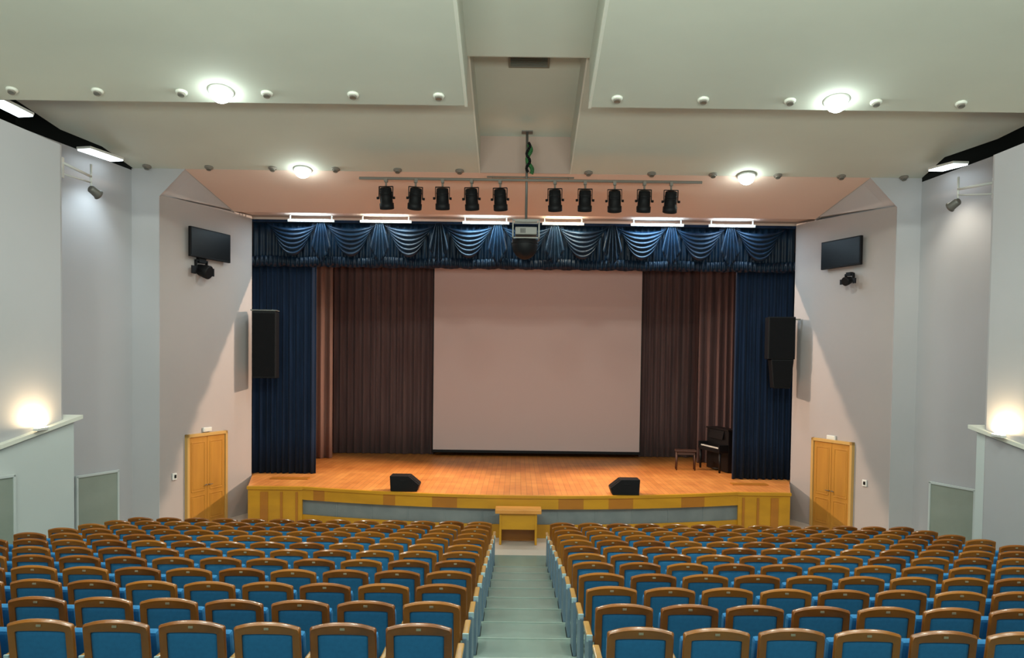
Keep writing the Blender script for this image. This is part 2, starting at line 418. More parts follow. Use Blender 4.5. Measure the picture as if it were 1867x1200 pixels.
# sloping ceiling over the front of the stage, with cut corners
DS = 21.55; zs = Z(950, 393, DS)
tL = (DS-DF)/(22.2-DF)
QL = P1L.lerp(P3L, tL); QR = P1R.lerp(P3R, tL); QL.z = QR.z = zs
P3L.z = P3R.z = zs
b = MB()
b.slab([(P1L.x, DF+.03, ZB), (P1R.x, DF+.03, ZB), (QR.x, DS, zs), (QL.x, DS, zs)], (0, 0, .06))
struct(b.build('ceiling', M_ceil_bounce))
b = MB()
b.slab([(P1L.x, DF+.05, ZB), (QL.x, DS, zs), (QL.x-.5, 22.45, zs+.02), (L_jamb[0]-.35, 22.45, zs), (L_c1[0]-.05, DF+.05, P2L.z)], (0, 0, .05))
b.slab([(P1R.x, DF+.05, ZB), (QR.x, DS, zs), (QR.x+.5, 22.45, zs+.02), (R_jamb[0]+.35, 22.45, zs), (R_c1[0]+.05, DF+.05, P2R.z)], (0, 0, .05))
struct(b.build('ceiling', M_wall))
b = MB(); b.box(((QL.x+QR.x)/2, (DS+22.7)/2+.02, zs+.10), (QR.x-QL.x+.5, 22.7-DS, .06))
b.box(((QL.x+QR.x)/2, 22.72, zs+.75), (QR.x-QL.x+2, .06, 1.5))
struct(b.build('ceiling', M_ceil_bounce))

# stage house
b = MB(); b.box((HX, 30.0, 4.8), (20, .1, 9.8)); b.box((-9.7, 26.4, 4.8), (.1, 7.3, 9.8)); b.box((9.95, 26.4, 4.8), (.1, 7.3, 9.8))
struct(b.build('wall_back', M_brown))
b = MB(); b.box((-8.55, 22.85, 5.04), (2.6, .08, 8.0)); b.box((8.9, 22.85, 5.04), (2.6, .08, 8.0))
struct(b.build('wall_front', M_brown))
b = MB(); b.box((HX, 26.4, 9.6), (20, 7.6, .1)); struct(b.build('ceiling', M_black))

# ------------------------------------------------------------------ stage
HS = 1.02
XSL, XSR = X(452, 890, 20.4), X(1441, 903, 20.4)
XPL, XPR = X(551, 893, 20.4), X(1346, 905, 20.4)
def arc(n=36):
    c = (XPL+XPR)/2; h = (XPR-XPL)/2; sag = .95
    return [(XPL+(XPR-XPL)*i/n, 20.4-sag*(1-((XPL+(XPR-XPL)*i/n-c)/h)**2)) for i in range(n+1)]
A_ = arc()
stage = thing('stage', 'wooden stage with orange boards and a curved honey wood front', 'stage', (0, 20.4, 0))
def loc(o): return [(p[0], p[1]-20.4) for p in o]
top = [(XSL, 20.4)] + A_ + [(XSR, 20.4), (R_jamb[0]-.02, 22.4), (R_jamb[0]-.02, 22.75), (9.7, 22.75), (9.7, 29.9), (-9.5, 29.9), (-9.5, 22.75), (L_jamb[0]+.02, 22.75), (L_jamb[0]+.02, 22.4)]
b = MB(); b.prism(loc(top), HS-.06, HS); b.build('floorboards', M_stage, stage)
def strip(b, pts, z0, z1, inset=0, thick=.04, mats=None):
    for i, (p, q) in enumerate(zip(pts, pts[1:])):
        n0 = len(b.bm.faces)
        b.prism([(p[0], p[1]+inset), (q[0], q[1]+inset), (q[0], q[1]+inset+thick), (p[0], p[1]+inset+thick)], z0, z1)
        if mats:
            b.bm.faces.ensure_lookup_table()
            for f in b.bm.faces[n0:]: f.material_index = mats[i]
n = len(A_)-1; mats = []
dark = [(-3.3, -2.75), (-1.95, -1.45), (1.15, 1.65), (2.2, 2.75), (-5.0, -4.6), (4.1, 4.6)]
for i in range(n):
    xm = (A_[i][0]+A_[i+1][0])/2; mats.append(1 if any(a < xm < c for a, c in dark) else 0)
b = MB(); strip(b, loc(A_), .70, HS-.06, 0, .05, mats); b.build('front_band', [M_honey, M_honeyd], stage)
b = MB(); strip(b, loc(A_), HS-.06, HS+.004, -.03, .12); b.build('nosing', M_honey, stage)
b = MB(); strip(b, loc(A_), .32, .70, .10, .05)
for i in range(0, n+1, 3):
    b.box((A_[i][0], A_[i][1]-20.4+.095, .51), (.025, .02, .38))
b.build('grey_cladding', M_greyclad, stage)
b = MB(); strip(b, loc(A_), 0, .32, .05, .05); b.build('plinth', M_honey, stage)
for xa, xb in ((XSL, XPL), (XPR, XSR)):
    ja = (L_jamb[0]+.02 if xa < 0 else xa); jb = (xb if xa < 0 else R_jamb[0]-.02)
    b = MB(); b.prism([(xa, 0), (xb, 0), (jb, 1.98), (ja, 1.98)], 0, HS-.065); o = b.build('end_block', M_honey, stage)
    b = MB()
    wd = xb-xa
    for f_, w_ in ((.30, .16), (.62, .05), (.9, .05)):
        ff = f_ if xa < 0 else 1-f_
        b.box((xa+wd*ff, -.012, .46), (w_*1.2, .02, .86), .004)
    b.build('pilaster', M_honeyd, o)
    b = MB(); b.box(((xa+xb)/2, .02, HS-.035), (wd+.04, .12, .08), .008); b.build('nosing', M_honey, stage)
b = MB()
for xa, xb in ((XSL, XPL), (XPR, XSR)):
    b.box(((xa+xb)/2, 1.35, HS+.014), (xb-xa-.35, .3, .03), .006)
b.build('floor_batten', M_honeyd, stage)

# ------------------------------------------------------------------ curtains
def curtain(name, plan, z0, z1, pleat, amp, m, label, cat='curtain', seed=0, group=None):
    rnd = random.Random(seed); L = 0; seg = []
    for a, c in zip(plan, plan[1:]):
        d = math.hypot(c[0]-a[0], c[1]-a[1]); seg.append((L, d, a, c)); L += d
    ph = [rnd.uniform(.6, 1.4) for _ in range(200)]
    acc = [0]
    for p in ph: acc.append(acc[-1]+p*pleat)
    def phase(s):
        for i in range(len(acc)-1):
            if s < acc[i+1]: return i+(s-acc[i])/(acc[i+1]-acc[i]), ph[i]
        return 0, 1
    def fn(u, v):
        s = min(u*L, L-1e-6)
        for (l0, d, a, c) in seg:
            if s <= l0+d+1e-9: break
        t = (s-l0)/d; tx, ty = (c[0]-a[0])/d, (c[1]-a[1])/d
        k, am = phase(s)
        w_ = amp*am*(math.sin(2*math.pi*k)+.25*math.sin(4*math.pi*k+1))*(.8+.35*(1-v))
        dx = .25*amp*math.cos(2*math.pi*k)
        return Vector((a[0]+tx*(d*t)+ty*w_+tx*dx, a[1]+ty*d*t-tx*w_+ty*dx, z0+(z1-z0)*v))
    nu = int(L/pleat*10)
    b = MB(); b.grid(fn, nu, 6, thick=(0, .025, 0))
    o = b.build(name, m, smooth=False)
    return tag(o, label, cat, group)
xl0, xl1 = L_jamb[0]-.22, X(575, 700, 22.75)
xr0, xr1 = X(1337, 700, 22.75), R_jamb[0]+.22
curtain('stage_curtain', [(xl0, 22.75), (xl1, 22.75)], HS+.01, 7.3, .16, .045, M_navy, 'tall dark blue pleated curtain at the left side of the stage opening', seed=1, group='blue stage side curtains')
curtain('stage_curtain', [(xr0, 22.75), (xr1, 22.75)], HS+.01, 7.3, .16, .045, M_navy, 'tall dark blue pleated curtain at the right side of the stage opening, by the piano', seed=2, group='blue stage side curtains')
DBK = 27.9
zb = HS+.01
curtain('back_curtain', [(X(607, 700, DBK), DBK), (X(792, 700, DBK), DBK)], zb, 8.3, .26, .07, M_brown, 'brown pleated backdrop curtain left of the projection screen', seed=3, group='brown backdrop curtains')
curtain('back_curtain', [(X(1165, 700, DBK), DBK), (X(1275, 700, DBK), DBK)], zb, 8.3, .26, .07, M_brown, 'brown pleated backdrop curtain right of the projection screen, behind the piano bench', seed=4, group='brown backdrop curtains')
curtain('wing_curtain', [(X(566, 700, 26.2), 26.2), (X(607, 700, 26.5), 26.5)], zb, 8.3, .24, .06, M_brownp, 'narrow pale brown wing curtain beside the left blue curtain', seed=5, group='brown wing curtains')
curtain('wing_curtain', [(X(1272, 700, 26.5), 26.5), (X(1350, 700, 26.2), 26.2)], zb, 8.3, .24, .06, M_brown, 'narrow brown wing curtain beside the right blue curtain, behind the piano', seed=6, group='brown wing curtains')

# projection screen
xs0, xs1 = X(789, 700, 27.5), X(1169, 700, 27.5); zsb = Z(979, 822, 27.5)
scr = thing('projection_screen', 'large pinkish white projection screen hanging at the back of the stage', 'screen', ((xs0+xs1)/2, 27.5, zsb))
wd = xs1-xs0
MB().box((0, 0, 3.3), (wd, .015, 6.6)).build('cloth', M_screen, scr)
MB().box((0, -.01, -.05), (wd+.02, .05, .09), .012).build('bottom_bar', M_blackm, scr)
for s in (-1, 1): MB().box((s*(wd/2-.012), -.01, 3.3), (.025, .012, 6.6)).build('side_border', M_blackm, scr)
MB().cyl((-wd/2-.1, 0, 6.7), (wd/2+.1, 0, 6.7), .12).build('roller', M_white, scr)

# valance with swags and tails
VT = Z(950, 407, 22.5); VB = Z(950, 490, 22.5)
vx0, vx1 = L_jamb[0]-.02, R_jamb[0]+.02
val = thing('valance', 'dark blue satin valance with draped swags across the top of the stage', 'valance', (0, 22.5, VT))
H = VT-VB
b = MB()
def vfn(u, v):
    x = vx0+(vx1-vx0)*u
    return Vector((x, .02+.03*math.sin(x*2*math.pi/.17)*(1-.4*v), -H*(1-v)-.03*abs(math.sin(x*math.pi/.53))*(1-v)))
b.grid(vfn, 700, 3, thick=(0, .02, 0)); b.build('pleated_backing', M_val, val)
b = MB()
b.grid(lambda u, v: Vector((vx0+(vx1-vx0)*u, -.05+.022*math.sin((vx0+(vx1-vx0)*u)*2*math.pi/.12), -H*.80-v*(-H*.0+.20*H)-.02*math.sin((vx0+(vx1-vx0)*u)*2*math.pi/1.58))), 900, 2, thick=(0, .01, 0))
b.build('hem_frill', M_val, val)
MB().box(((vx0+vx1)/2, -.03, -.03), (vx1-vx0, .10, .07), .01).build('top_band', M_navy, val)
cent = [534, 640, 746, 855, 960, 1062, 1170, 1276, 1384]
sx = [X(c, 440, 22.4) for c in cent]
for i, c in enumerate(sx):
    b = MB(); hw = .74; rings = 6
    def sfn(u, v, c=c):
        a = 2*u-1; sag = (1-a*a)
        ph = v*rings
        x = c+a*hw*(1.04-.34*v*(1-.3*sag))
        z = -.07-.03*v-(sag**.85)*(.16+.72*v)*1.0
        y = -.09-.05*sag-.055*abs(math.sin(math.pi*ph))*(.35+.65*sag)-.02*v
        return Vector((x, y, z))
    b.grid(sfn, 28, 48, thick=(0, .012, 0)); b.build('swag', M_val, val, recalc=True)
tails = [(sx[i]+sx[i+1])/2 for i in range(8)]
for i, c in enumerate(tails):
    b = MB(); hw = .17
    def tfn(u, v, c=c):
        a = 2*u-1; w_ = hw*(.45+1.1*v**.8)
        x = c+a*w_
        z = -.06-v*(H*.97-.10-.42*abs(a)**1.2)
        y = -.20-.035*math.cos(a*math.pi*4.5)-.02*v
        return Vector((x, y, z))
    b.grid(tfn, 36, 10, thick=(0, .012, 0)); b.build('tail', M_val, val)

# cool lamps in the slot in front of the valance
slot = [(562, 95, (.62, .86, 1), 10, 'palest, dim blue'), (700, 105, (.80, .92, .88), 13, 'greenish white'), (885, 95, (.60, .90, 1), 17, 'bright cyan'),
        (1028, 85, (1, .96, .74), 13, 'warm white'), (1202, 108, (.50, .80, 1), 20, 'bright blue'), (1340, 95, (.62, .84, 1), 11, 'soft blue')]
desc = ['over the left end swags, first from the left', 'second from the left', 'just left of the projector', 'just right of the projector, warm white', 'brightest blue, second from the right', 'over the right end swags, first from the right']
for i, (px, wpx, col, e, nm) in enumerate(slot):
    yy = 398+(px-562)*.0125
    p = at(px, yy, 21.95); w_ = wpx/F*22
    t = thing('tube_light', 'tube light above the valance, '+desc[i], 'ceiling light', (p.x, 22.20, zs-.085), 0, 'tube lights above the valance')
    b = MB(); b.box((0, .05, 0), (w_*.9, .05, .07), .006)
    for q_ in (-.4, .4): b.box((w_*q_, .05, .08), (.03, .03, .12))
    b.build('housing', M_white, t)
    MB().cyl((-w_*.42, 0, 0), (w_*.42, 0, 0), .022, n=10).build('tube', emitter('tube_glow_%d' % i, col, e*.55), t)
    lamp('AREA', (p.x, 22.17, zs-.07), e*.42, col, (p.x, 22.25, zs+2), shape='RECTANGLE', size=w_*.7, size_y=.05)
    lamp('AREA', (p.x, 22.10, zs-.06), e*4.0, col, (p.x, 22.40, zs-2), shape='RECTANGLE', size=w_*.8, size_y=.15)

# ------------------------------------------------------------------ doors
def door(name, p0, p1, zt, side):
    a = Vector((p0[0], p0[1], 0)); c = Vector((p1[0], p1[1], 0)); d = c-a; wdt = d.length
    ang = math.atan2(d.y, d.x)
    root = bpy.data.objects.new(name, None); C.objects.link(root); root.location = a; root.rotation_euler = (0, 0, ang); root['kind'] = 'structure'
    s = -1      # local -y faces the hall
    if side < 0: pass
    H_ = zt
    b = MB()
    for x in (.04, wdt-.04): b.box((x, s*.03, H_/2), (.08, .10, H_), .008)
    b.box((wdt/2, s*.03, H_-.04), (wdt, .10, .08), .008); b.build('door_frame', M_doorf, root)
    for k in (0, 1):
        x0 = .08+(wdt-.16)*k/2; lw = (wdt-.16)/2
        b = MB(); b.box((x0+lw/2, s*.02, (H_-.08)/2), (lw-.012, .05, H_-.09), .006)
        o = b.build('door_leaf', M_doorw, root)
        b = MB()
        for (z0, z1) in ((.16, .78), (.90, H_-.22)):
            for zz in (z0, z1): b.box((x0+lw/2, s*.048, zz), (lw-.2, .014, .03), .004)
            for xx in (x0+.10, x0+lw-.10): b.box((xx, s*.048, (z0+z1)/2), (.03, .014, z1-z0), .004)
            b.box((x0+lw/2, s*.045, (z0+z1)/2), (lw-.28, .012, z1-z0-.08), .004)
        b.build('moulding', M_doorf if False else M_doorw, o)
        b = MB(); hx = x0+(lw-.05 if k == 0 else .05)
        b.cyl((hx, s*.04, 1.02), (hx, s*.09, 1.02), .012, n=8); b.cyl((hx, s*.09, 1.02), (hx+(-.1 if k == 0 else .1), s*.09, 1.02), .009, n=8)
        b.build('door_handle', M_steel, o)
    return root, ang
def splayL(px):
    # point of the left splayed wall seen at column px
    r = (X(px, 700, 20)/20); m = (L_jamb[0]-L_c1[0])/(DP-DF); D = (L_c1[0]-m*DF)/(r-m); return (r*D, D)
def splayR(px):
    r = (X(px, 700, 20)/20); m = (R_jamb[0]-R_c1[0])/(DP-DF); D = (R_c1[0]-m*DF)/(r-m); return (r*D, D)
pl0, pl1 = splayL(337), splayL(411); zd = Z(338, 793, pl0[1])
door('door_1', pl0, pl1, zd, -1)
pr0, pr1 = splayR(1486), splayR(1561); zdr = Z(1561, 807, pr1[1])
door('door_2', pr0, pr1, zdr, 1)
aL = math.atan2(DP-DF, L_jamb[0]-L_c1[0]); aR = math.atan2(DF-DP, R_c1[0]-R_jamb[0])
def on_wall(p, z, ang, off):
    """point off metres in front of a splayed wall"""
    n = Vector((math.sin(ang), -math.cos(ang), 0)); return Vector((p[0], p[1], z))+n*off
# small signs over the doors, switches beside them
for (px, py, f, a, w1) in ((376, 783, splayL, aL, 'left'), (1520, 798, splayR, aR, 'right')):
    p = f(px); q = on_wall(p, Z(px, py, p[1]), a, .03)
    t = thing('door_sign', 'small pale box sign above the %s wooden double door' % w1, 'sign', q, a, 'box signs above the doors')
    MB().box((0, 0, 0), (.30, .05, .11), .01).build('case', M_white, t)
    MB().box((0, -.028, 0), (.25, .008, .07), .002).build('face', M_ledge, t)
for (px, py, f, a, w1) in ((317, 869, splayL, aL, 'left of the left door'), (1582, 881, splayR, aR, 'right of the right door')):
    p = f(px); q = on_wall(p, Z(px, py, p[1]), a, .015)
    t = thing('light_switch', 'small switch plate on the wall, '+w1, 'switch', q, a, 'switch plates by the doors')
    MB().box((0, 0, 0), (.14, .03, .16), .008).build('plate', M_white, t)
    MB().box((.01, -.02, 0), (.06, .015, .08), .004).build('rocker', M_blackp, t)

# televisions and stage lamps under them
for (pa, pb, f, a, w1) in (((338, 412, 467), (411, 430, 482), splayL, aL, 'left'), ((1500, 443, 493), (1572, 430, 487), splayR, aR, 'right')):
    A0, B0 = f(pa[0]), f(pb[0]); zt = Z(pa[0], pa[1], A0[1]); zb_ = Z(pa[0], pa[2], A0[1])
    wdt = math.hypot(A0[0]-B0[0], A0[1]-B0[1])*1.0; mid = ((A0[0]+B0[0])/2, (A0[1]+B0[1])/2)
    q = on_wall(mid, (zt+zb_)/2, a, .12)
    t = thing('television', 'wide black television mounted high on the %s wall beside the stage' % w1, 'television', q, a, 'wall televisions')
    hh = zt-zb_
    MB().box((0, 0, 0), (wdt, .07, hh), .012).build('casing', M_blackp, t)
    MB().box((0, -.037, .01), (wdt-.06, .006, hh-.08)).build('screen', mat('tv_glass_'+w1, (.004, .004, .005), .35, spec=.2), t)
    MB().box((0, .07, 0), (.4, .08, .3)).build('wall_bracket', M_blackm, t)
def moving_head(px, py, D, sc_, label, f, a):
    p = at(px, py, D)
    t = thing('bracketed_spotlight', label, 'spotlight', p, a, 'black spotlights under the televisions')
    b = MB(); b.box((0, 0, .20*sc_), (.22*sc_, .10, .12*sc_), .01); b.cyl((0, 0, .22*sc_), (0, .26, .24*sc_), .02); b.build('bracket', M_blackm, t)
    b = MB(); b.lathe((-.02, .10*sc_, .02), (.1, -.9, -.25), [(0, .05*sc_), (.03, .11*sc_), (.20*sc_, .14*sc_), (.30*sc_, .15*sc_), (.32*sc_, .13*sc_)], 18); b.build('lamp_head', M_blackm, t)
    b = MB()
    for s in (-1, 1): b.box((s*.17*sc_, 0, .06*sc_), (.03, .07, .26*sc_), .006)
    b.box((0, 0, .19*sc_), (.36*sc_, .07, .03)); b.build('yoke', M_blackm, t)
    for s in (-1, 1):
        MB().box((s*.29*sc_, -.05, -.03), (.14*sc_, .02, .17*sc_), .004).build('barn_door', M_blackm, t)
q = splayL(368); w_ = on_wall(q, 0, aL, .3)
moving_head(367, 492, w_.y, 1.15, 'black spotlight with side flaps bracketed under the left television', splayL, aL)
q = splayR(1549); w_ = on_wall(q, 0, aR, .3)
moving_head(1549, 511, w_.y, .75, 'small black spotlight bracketed under the right television', splayR, aR)

# hanging loudspeakers at the stage sides
def cabinet(name, c, size, label, a, parts=2, group='hanging loudspeakers beside the stage'):
    t = thing(name, label, 'loudspeaker', c, a, group)
    MB().box((0, 0, 0), size, .02).build('cabinet', M_blackp, t)
    MB().box((0, -size[1]/2-.008, 0), (size[0]*.92, .015, size[2]*.95), .004).build('grille', M_grille, t)
    return t
D_ = 22.0
pL = at(482, 629, D_); hL = Z(482, 569, D_)-Z(482, 690, D_)
t = cabinet('loudspeaker', (pL.x+.02, 22.05, pL.z), (.62, .5, hL), 'tall black loudspeaker hung in front of the left blue curtain, pale bracket on top', R(6))
MB().box((-.02, 0, hL/2+.03), (.68, .42, .03), .006).build('top_bracket', M_steel, t)
MB().box((-.30, .1, hL/2+.02), (.1, .05, .04)).build('wall_arm', M_steel, t)
pU = at(1423, 617, D_); hU = Z(1423, 578, D_)-Z(1423, 655, D_)
t = cabinet('loudspeaker', (pU.x, 22.05, pU.z), (.70, .5, hU), 'upper black loudspeaker hung in front of the right blue curtain', R(-6))
MB().box((.40, .1, hU/2-.05), (.3, .05, .04)).build('wall_arm', M_steel, t)
pV = at(1424, 682, D_); hV = Z(1424, 656, D_)-Z(1424, 709, D_)
t = thing('loudspeaker', 'lower, narrower black loudspeaker hung under the upper one at right', 'loudspeaker', (pV.x, 22.05, pV.z+.004), R(-6), 'hanging loudspeakers beside the stage')
b = MB(); b.box((0, 0, 0), (.44, .46, hV), .03, top=1.36); b.build('cabinet', M_blackp, t)
b = MB()
for x in (-.2, .2): b.box((x, 0, hV/2+.02), (.05, .2, .09))
b.build('hanging_link', M_blackm, t)
MB().box((0, -.24, 0), (.42, .015, hV*.9), .004, top=1.3).build('grille', M_grille, t)

# stage monitor wedges
def wedge(px, py, flip, label):
    D = 20.6 if px < 900 else 20.55
    s0 = at(px, py, 20)
    # put it where the sight line meets the stage floor
    dirv = at(px, py, 1)-Vector((0, 0, CZ)); tt = (HS-CZ)/dirv.z; p = Vector((0, 0, CZ))+dirv*tt
    t = thing('stage_monitor', label, 'loudspeaker', (p.x, p.y+.25, HS+.002), 0, 'stage monitor wedges')
    prof = [(-.34, 0), (.30, 0), (.36, .17), (.10, .38), (-.36, .38)]
    if flip: prof = [(-x, z) for x, z in prof][::-1]
    b = MB(); pts = [(x, -.22, z) for x, z in prof]; b.slab(pts, (0, .44, 0))
    bmesh.ops.bevel(b.bm, geom=list(b.bm.edges), offset=.012, segments=1, affect='EDGES')
    b.build('cabinet', M_blackp, t)
    s = -1 if flip else 1
    n = Vector((.21*s, 0, .26)).normalized(); c = Vector((.23*s, 0, .275))+n*.004
    rot = Matrix.Rotation(s*math.atan2(.21, .26), 3, 'Y')
    MB().box(c, (.30, .38, .012), .003, rot=rot).build('grille', M_grille, t)
    MB().box((-.05*s, -.222, .26), (.14, .012, .04), .005).build('handle', M_blackm, t)
wedge(737, 897, False, 'black stage monitor wedge on the left of the stage front')
wedge(1140, 904, True, 'black stage monitor wedge on the right of the stage front')

# upright piano and bench
pp = at(1312, 862, 1)-Vector((0, 0, CZ)); tt = (HS-CZ)/pp.z; p = Vector((0, 0, CZ))+pp*tt
pn = thing('upright_piano', 'black upright piano turned sideways beside the right blue curtain', 'piano', (p.x+.04, p.y+.55, HS+.002), R(-78))
M_pno = mat('piano_lacquer', (.005, .005, .006), .4, spec=.25)
b = MB(); b.box((0, .18, .62), (1.45, .34, 1.22), .015); b.box((0, .18, 1.25), (1.5, .40, .04), .01); b.build('case', M_pno, pn)
b = MB(); b.box((0, -.12, .64), (1.42, .30, .12), .015)
for s in (-1, 1): b.box((s*.69, -.12, .72), (.06, .32, .20), .012)
b.build('key_bed', M_pno, pn)
MB().box((0, -.15, .715), (1.28, .15, .03), .003).build('white_keys', M_keys, pn)
b = MB()
for i in range(36):
    if i % 7 in (2, 6): continue
    b.box((-.62+i*.0355, -.125, .738), (.014, .09, .018))
b.build('black_keys', M_blackp, pn)
for s in (-1, 1): MB().cyl((s*.66, -.22, .0), (s*.66, -.22, .58), .03, .04).build('leg', M_pno, pn)
MB().box((0, -.02, 1.08), (.9, .03, .26), .006, rot=Matrix.Rotation(R(-12), 3, 'X')).build('music_desk', M_pno, pn)
b = MB()
for x in (-.08, 0, .08): b.box((x, -.03, .06), (.03, .12, .015), .004)
b.build('pedals', M_steel, pn)
pp = at(1251, 858, 1)-Vector((0, 0, CZ)); tt = (HS-CZ)/pp.z; p = Vector((0, 0, CZ))+pp*tt
bn = thing('piano_bench', 'small dark brown bench beside the piano', 'bench', (p.x, p.y+.15, HS), R(-6))
M_bw = mat('dark_bench_wood', (.06, .022, .012), .5)
MB().box((0, 0, .58), (.62, .36, .06), .015).build('seat', mat('bench_seat', (.05, .02, .014), .6), bn)
for sx_ in (-1, 1):
    for sy in (-1, 1): MB().cyl((sx_*.27, sy*.14, 0), (sx_*.26, sy*.13, .55), .02, .026, n=8).build('leg', M_bw, bn)
MB().box((0, 0, .50), (.52, .28, .07)).build('apron', M_bw, bn)

# table before the stage
xc = X(945, 935, 18.9); D_t = 18.95; tw = 84/F*18.9; zt = Z(945, 930, 18.75)
tb = thing('lectern_table', 'small honey wood table with closed front at the end of the centre aisle', 'table', (xc, D_t, 0))
MB().box((0, 0, zt-.04), (tw, .52, .09), .01).build('tabletop', mat('table_top_wood', (.75, .32, .07), .35, noise=((2, 6, 2), (.66, .27, .055))), tb)
zl = Z(945, 967, 18.7)
MB().box((0, -.18, (zt-.09+zl)/2), (tw*.80, .03, zt-.09-zl), .004).build('front_panel', M_honey, tb)
for s in (-1, 1): MB().box((s*tw*.385, 0, (zt-.09)/2), (.05, .42, zt-.09), .004).build('side_panel', M_honey, tb)
MB().box((0, .19, .38), (tw*.74, .02, .72)).build('back_panel', M_honeyd, tb)

# ------------------------------------------------------------------ grey panels on the walls
def wpanel(a, c, z0, z1, label):
    a = Vector((a[0], a[1], 0)); c = Vector((c[0], c[1], 0)); d = c-a; ang = math.atan2(d.y, d.x)
    n = Vector((math.sin(ang), -math.cos(ang), 0)); m = (a+c)/2+n*.03
    t = thing('grey_panel', label, 'panel', (m.x, m.y, z0), ang, 'grey wall panels')
    MB().box((0, 0, (z1-z0)/2), (d.length, .04, z1-z0), .006).build('board', M_greyp, t)
    b = MB(); L = d.length; hh = z1-z0
    b.box((0, -.015, hh-.02), (L+.06, .05, .05), .006)
    for s in (-1, 1): b.box((s*L/2, -.015, hh/2), (.05, .05, hh), .006)
    b.build('frame', M_wall_low, t)
def solve(px, f):
    lo, hi = 8., 19.
    for _ in range(50):
        m = (lo+hi)/2
        # columns on the left grow with D, on the right shrink
        v = X(px, 860, m)-f(m)
        if (v > 0) == (px < 900): lo, hi = (lo, m) if px >= 900 else (lo, m)
        else: lo, hi = m, hi
    return (f(m), m)
def solve2(px, f):
    best = min((abs(X(px, 860, d/200)-f(d/200)), d/200) for d in range(1600, 3820)); return (f(best[1]), best[1])
a, c = solve2(137, lw2), solve2(212, lw2); wpanel(a, c, 0.0, Z(212, 857, c[1]), 'grey-green panel on the left wall beyond the low ledge wall')
a, c = solve2(1700, rw2), solve2(1782, rw2); wpanel(a, c, 0.0, Z(1700, 878, a[1]), 'grey-green panel on the right wall beyond the low ledge wall')
c = solve2(22, lwb); a = (lwb(c[1]-1.3), c[1]-1.3); wpanel(a, c, .42, Z(22, 865, c[1]), 'grey-green panel on the low left wall under the ledge')

# vent in the raised middle strip
pv = at(965, 119, 15.95)
def zch(D): return zB(D)+UP
vt = thing('ceiling_vent', 'dark rectangular vent in the raised middle strip of the ceiling', 'vent', (pv.x, 16.1, zch(16.1)-.01))
vt.rotation_euler = (-math.atan(SC_), 0, 0)
MB().box((0, 0, -.012), (.80, .62, .03), .006).build('frame', mat('vent_frame', (.20, .19, .15), .6), vt)
b = MB()
for i in range(9): b.box((0, -.24+i*.06, -.032), (.72, .022, .018), rot=Matrix.Rotation(R(35), 3, 'X'))
b.build('slats', mat('vent_slat', (.13, .12, .095), .6), vt)

# ------------------------------------------------------------------ ceiling lamps
ordn = ['first', 'second', 'third', 'fourth', 'fifth', 'sixth', 'seventh', 'eighth', 'ninth', 'tenth', 'eleventh', 'twelfth', 'thirteenth']
def hit(px, py, plane):
    """where the sight line meets a ceiling panel"""
    lo, hi = 5., 19.05
    for _ in range(60):
        m = (lo+hi)/2; q = at(px, py, m)
        if q.z < plane(m): lo = m
        else: hi = m
    return at(px, py, lo)
def dl(px, py, plane, label, lit):
    q = hit(px, py, plane)
    t = thing('downlight', label, 'ceiling light', q, 0, ('lit ceiling lamps' if lit else 'unlit ceiling spotlights'))
    t.rotation_euler = (-math.atan(SC_), 0, 0)
    r = .17 if lit else .078
    MB().lathe((0, 0, .0), (0, 0, -1), [(0, r*1.25), (.02, r*1.25), (.035, r*1.05), (.04, r*.9)], 24).build('rim', (M_white if lit else M_trimw if plane is zA else M_bar), t)
    if lit:
        MB().lathe((0, 0, -.035), (0, 0, -1), [(0, r*1.0), (.05, r*1.0), (.10, r*.85), (.14, r*.55), (.155, r*.2)], 24).build('bulb_glass', emitter('lit_lamp_glow', (.86, 1, .95), 30) if 'lit_lamp_glow' not in MATS else MATS['lit_lamp_glow'], t)  # dome made larger to take in the bloom around the lamp
        lamp('SPOT', (q.x, q.y, q.z-.25), 170, (.90, 1, .92), (q.x, q.y, 0), spot_size=R(150), spot_blend=.7, shadow_soft_size=.12)
        lamp('POINT', (q.x, q.y, q.z-.36), 8, (.80, 1, .93), shadow_soft_size=.12)
    else:
        MB().cyl((0, 0, -.02), (0, -.01, -.07), r*.8, r*.72, n=18).build('can', M_steel if False else M_bar, t)
        MB().cyl((0, -.01, -.07), (0, -.01, -.075), r*.6, n=18).build('lamp_glass', M_lampoff, t)
for i, px in enumerate([22, 178, 331, 487, 644, 800, 1125, 1282, 1440, 1597, 1752]):
    py = 163+(px-22)*.0145
    dl(px, py, zA, 'small unlit spotlight on the nearer ceiling panel, %s from the left' % ordn[i], False)
for i, px in enumerate([268, 381, 497, 612, 725, 838, 1073, 1188, 1300, 1418, 1534, 1648]):
    py = 303+(px-268)*.0145
    dl(px, py, zB, 'small unlit spotlight on the farther ceiling panel, %s from the left' % ordn[i], False)
for (px, py, w1), nm in zip(DL_ON, ('glowing round lamp on the nearer ceiling panel, left side', 'glowing round lamp on the nearer ceiling panel, right side', 'glowing round lamp on the farther ceiling panel, left side', 'glowing round lamp on the farther ceiling panel, right side')):
    dl(px, py, zA if w1 == 'A' else zB, nm, True)

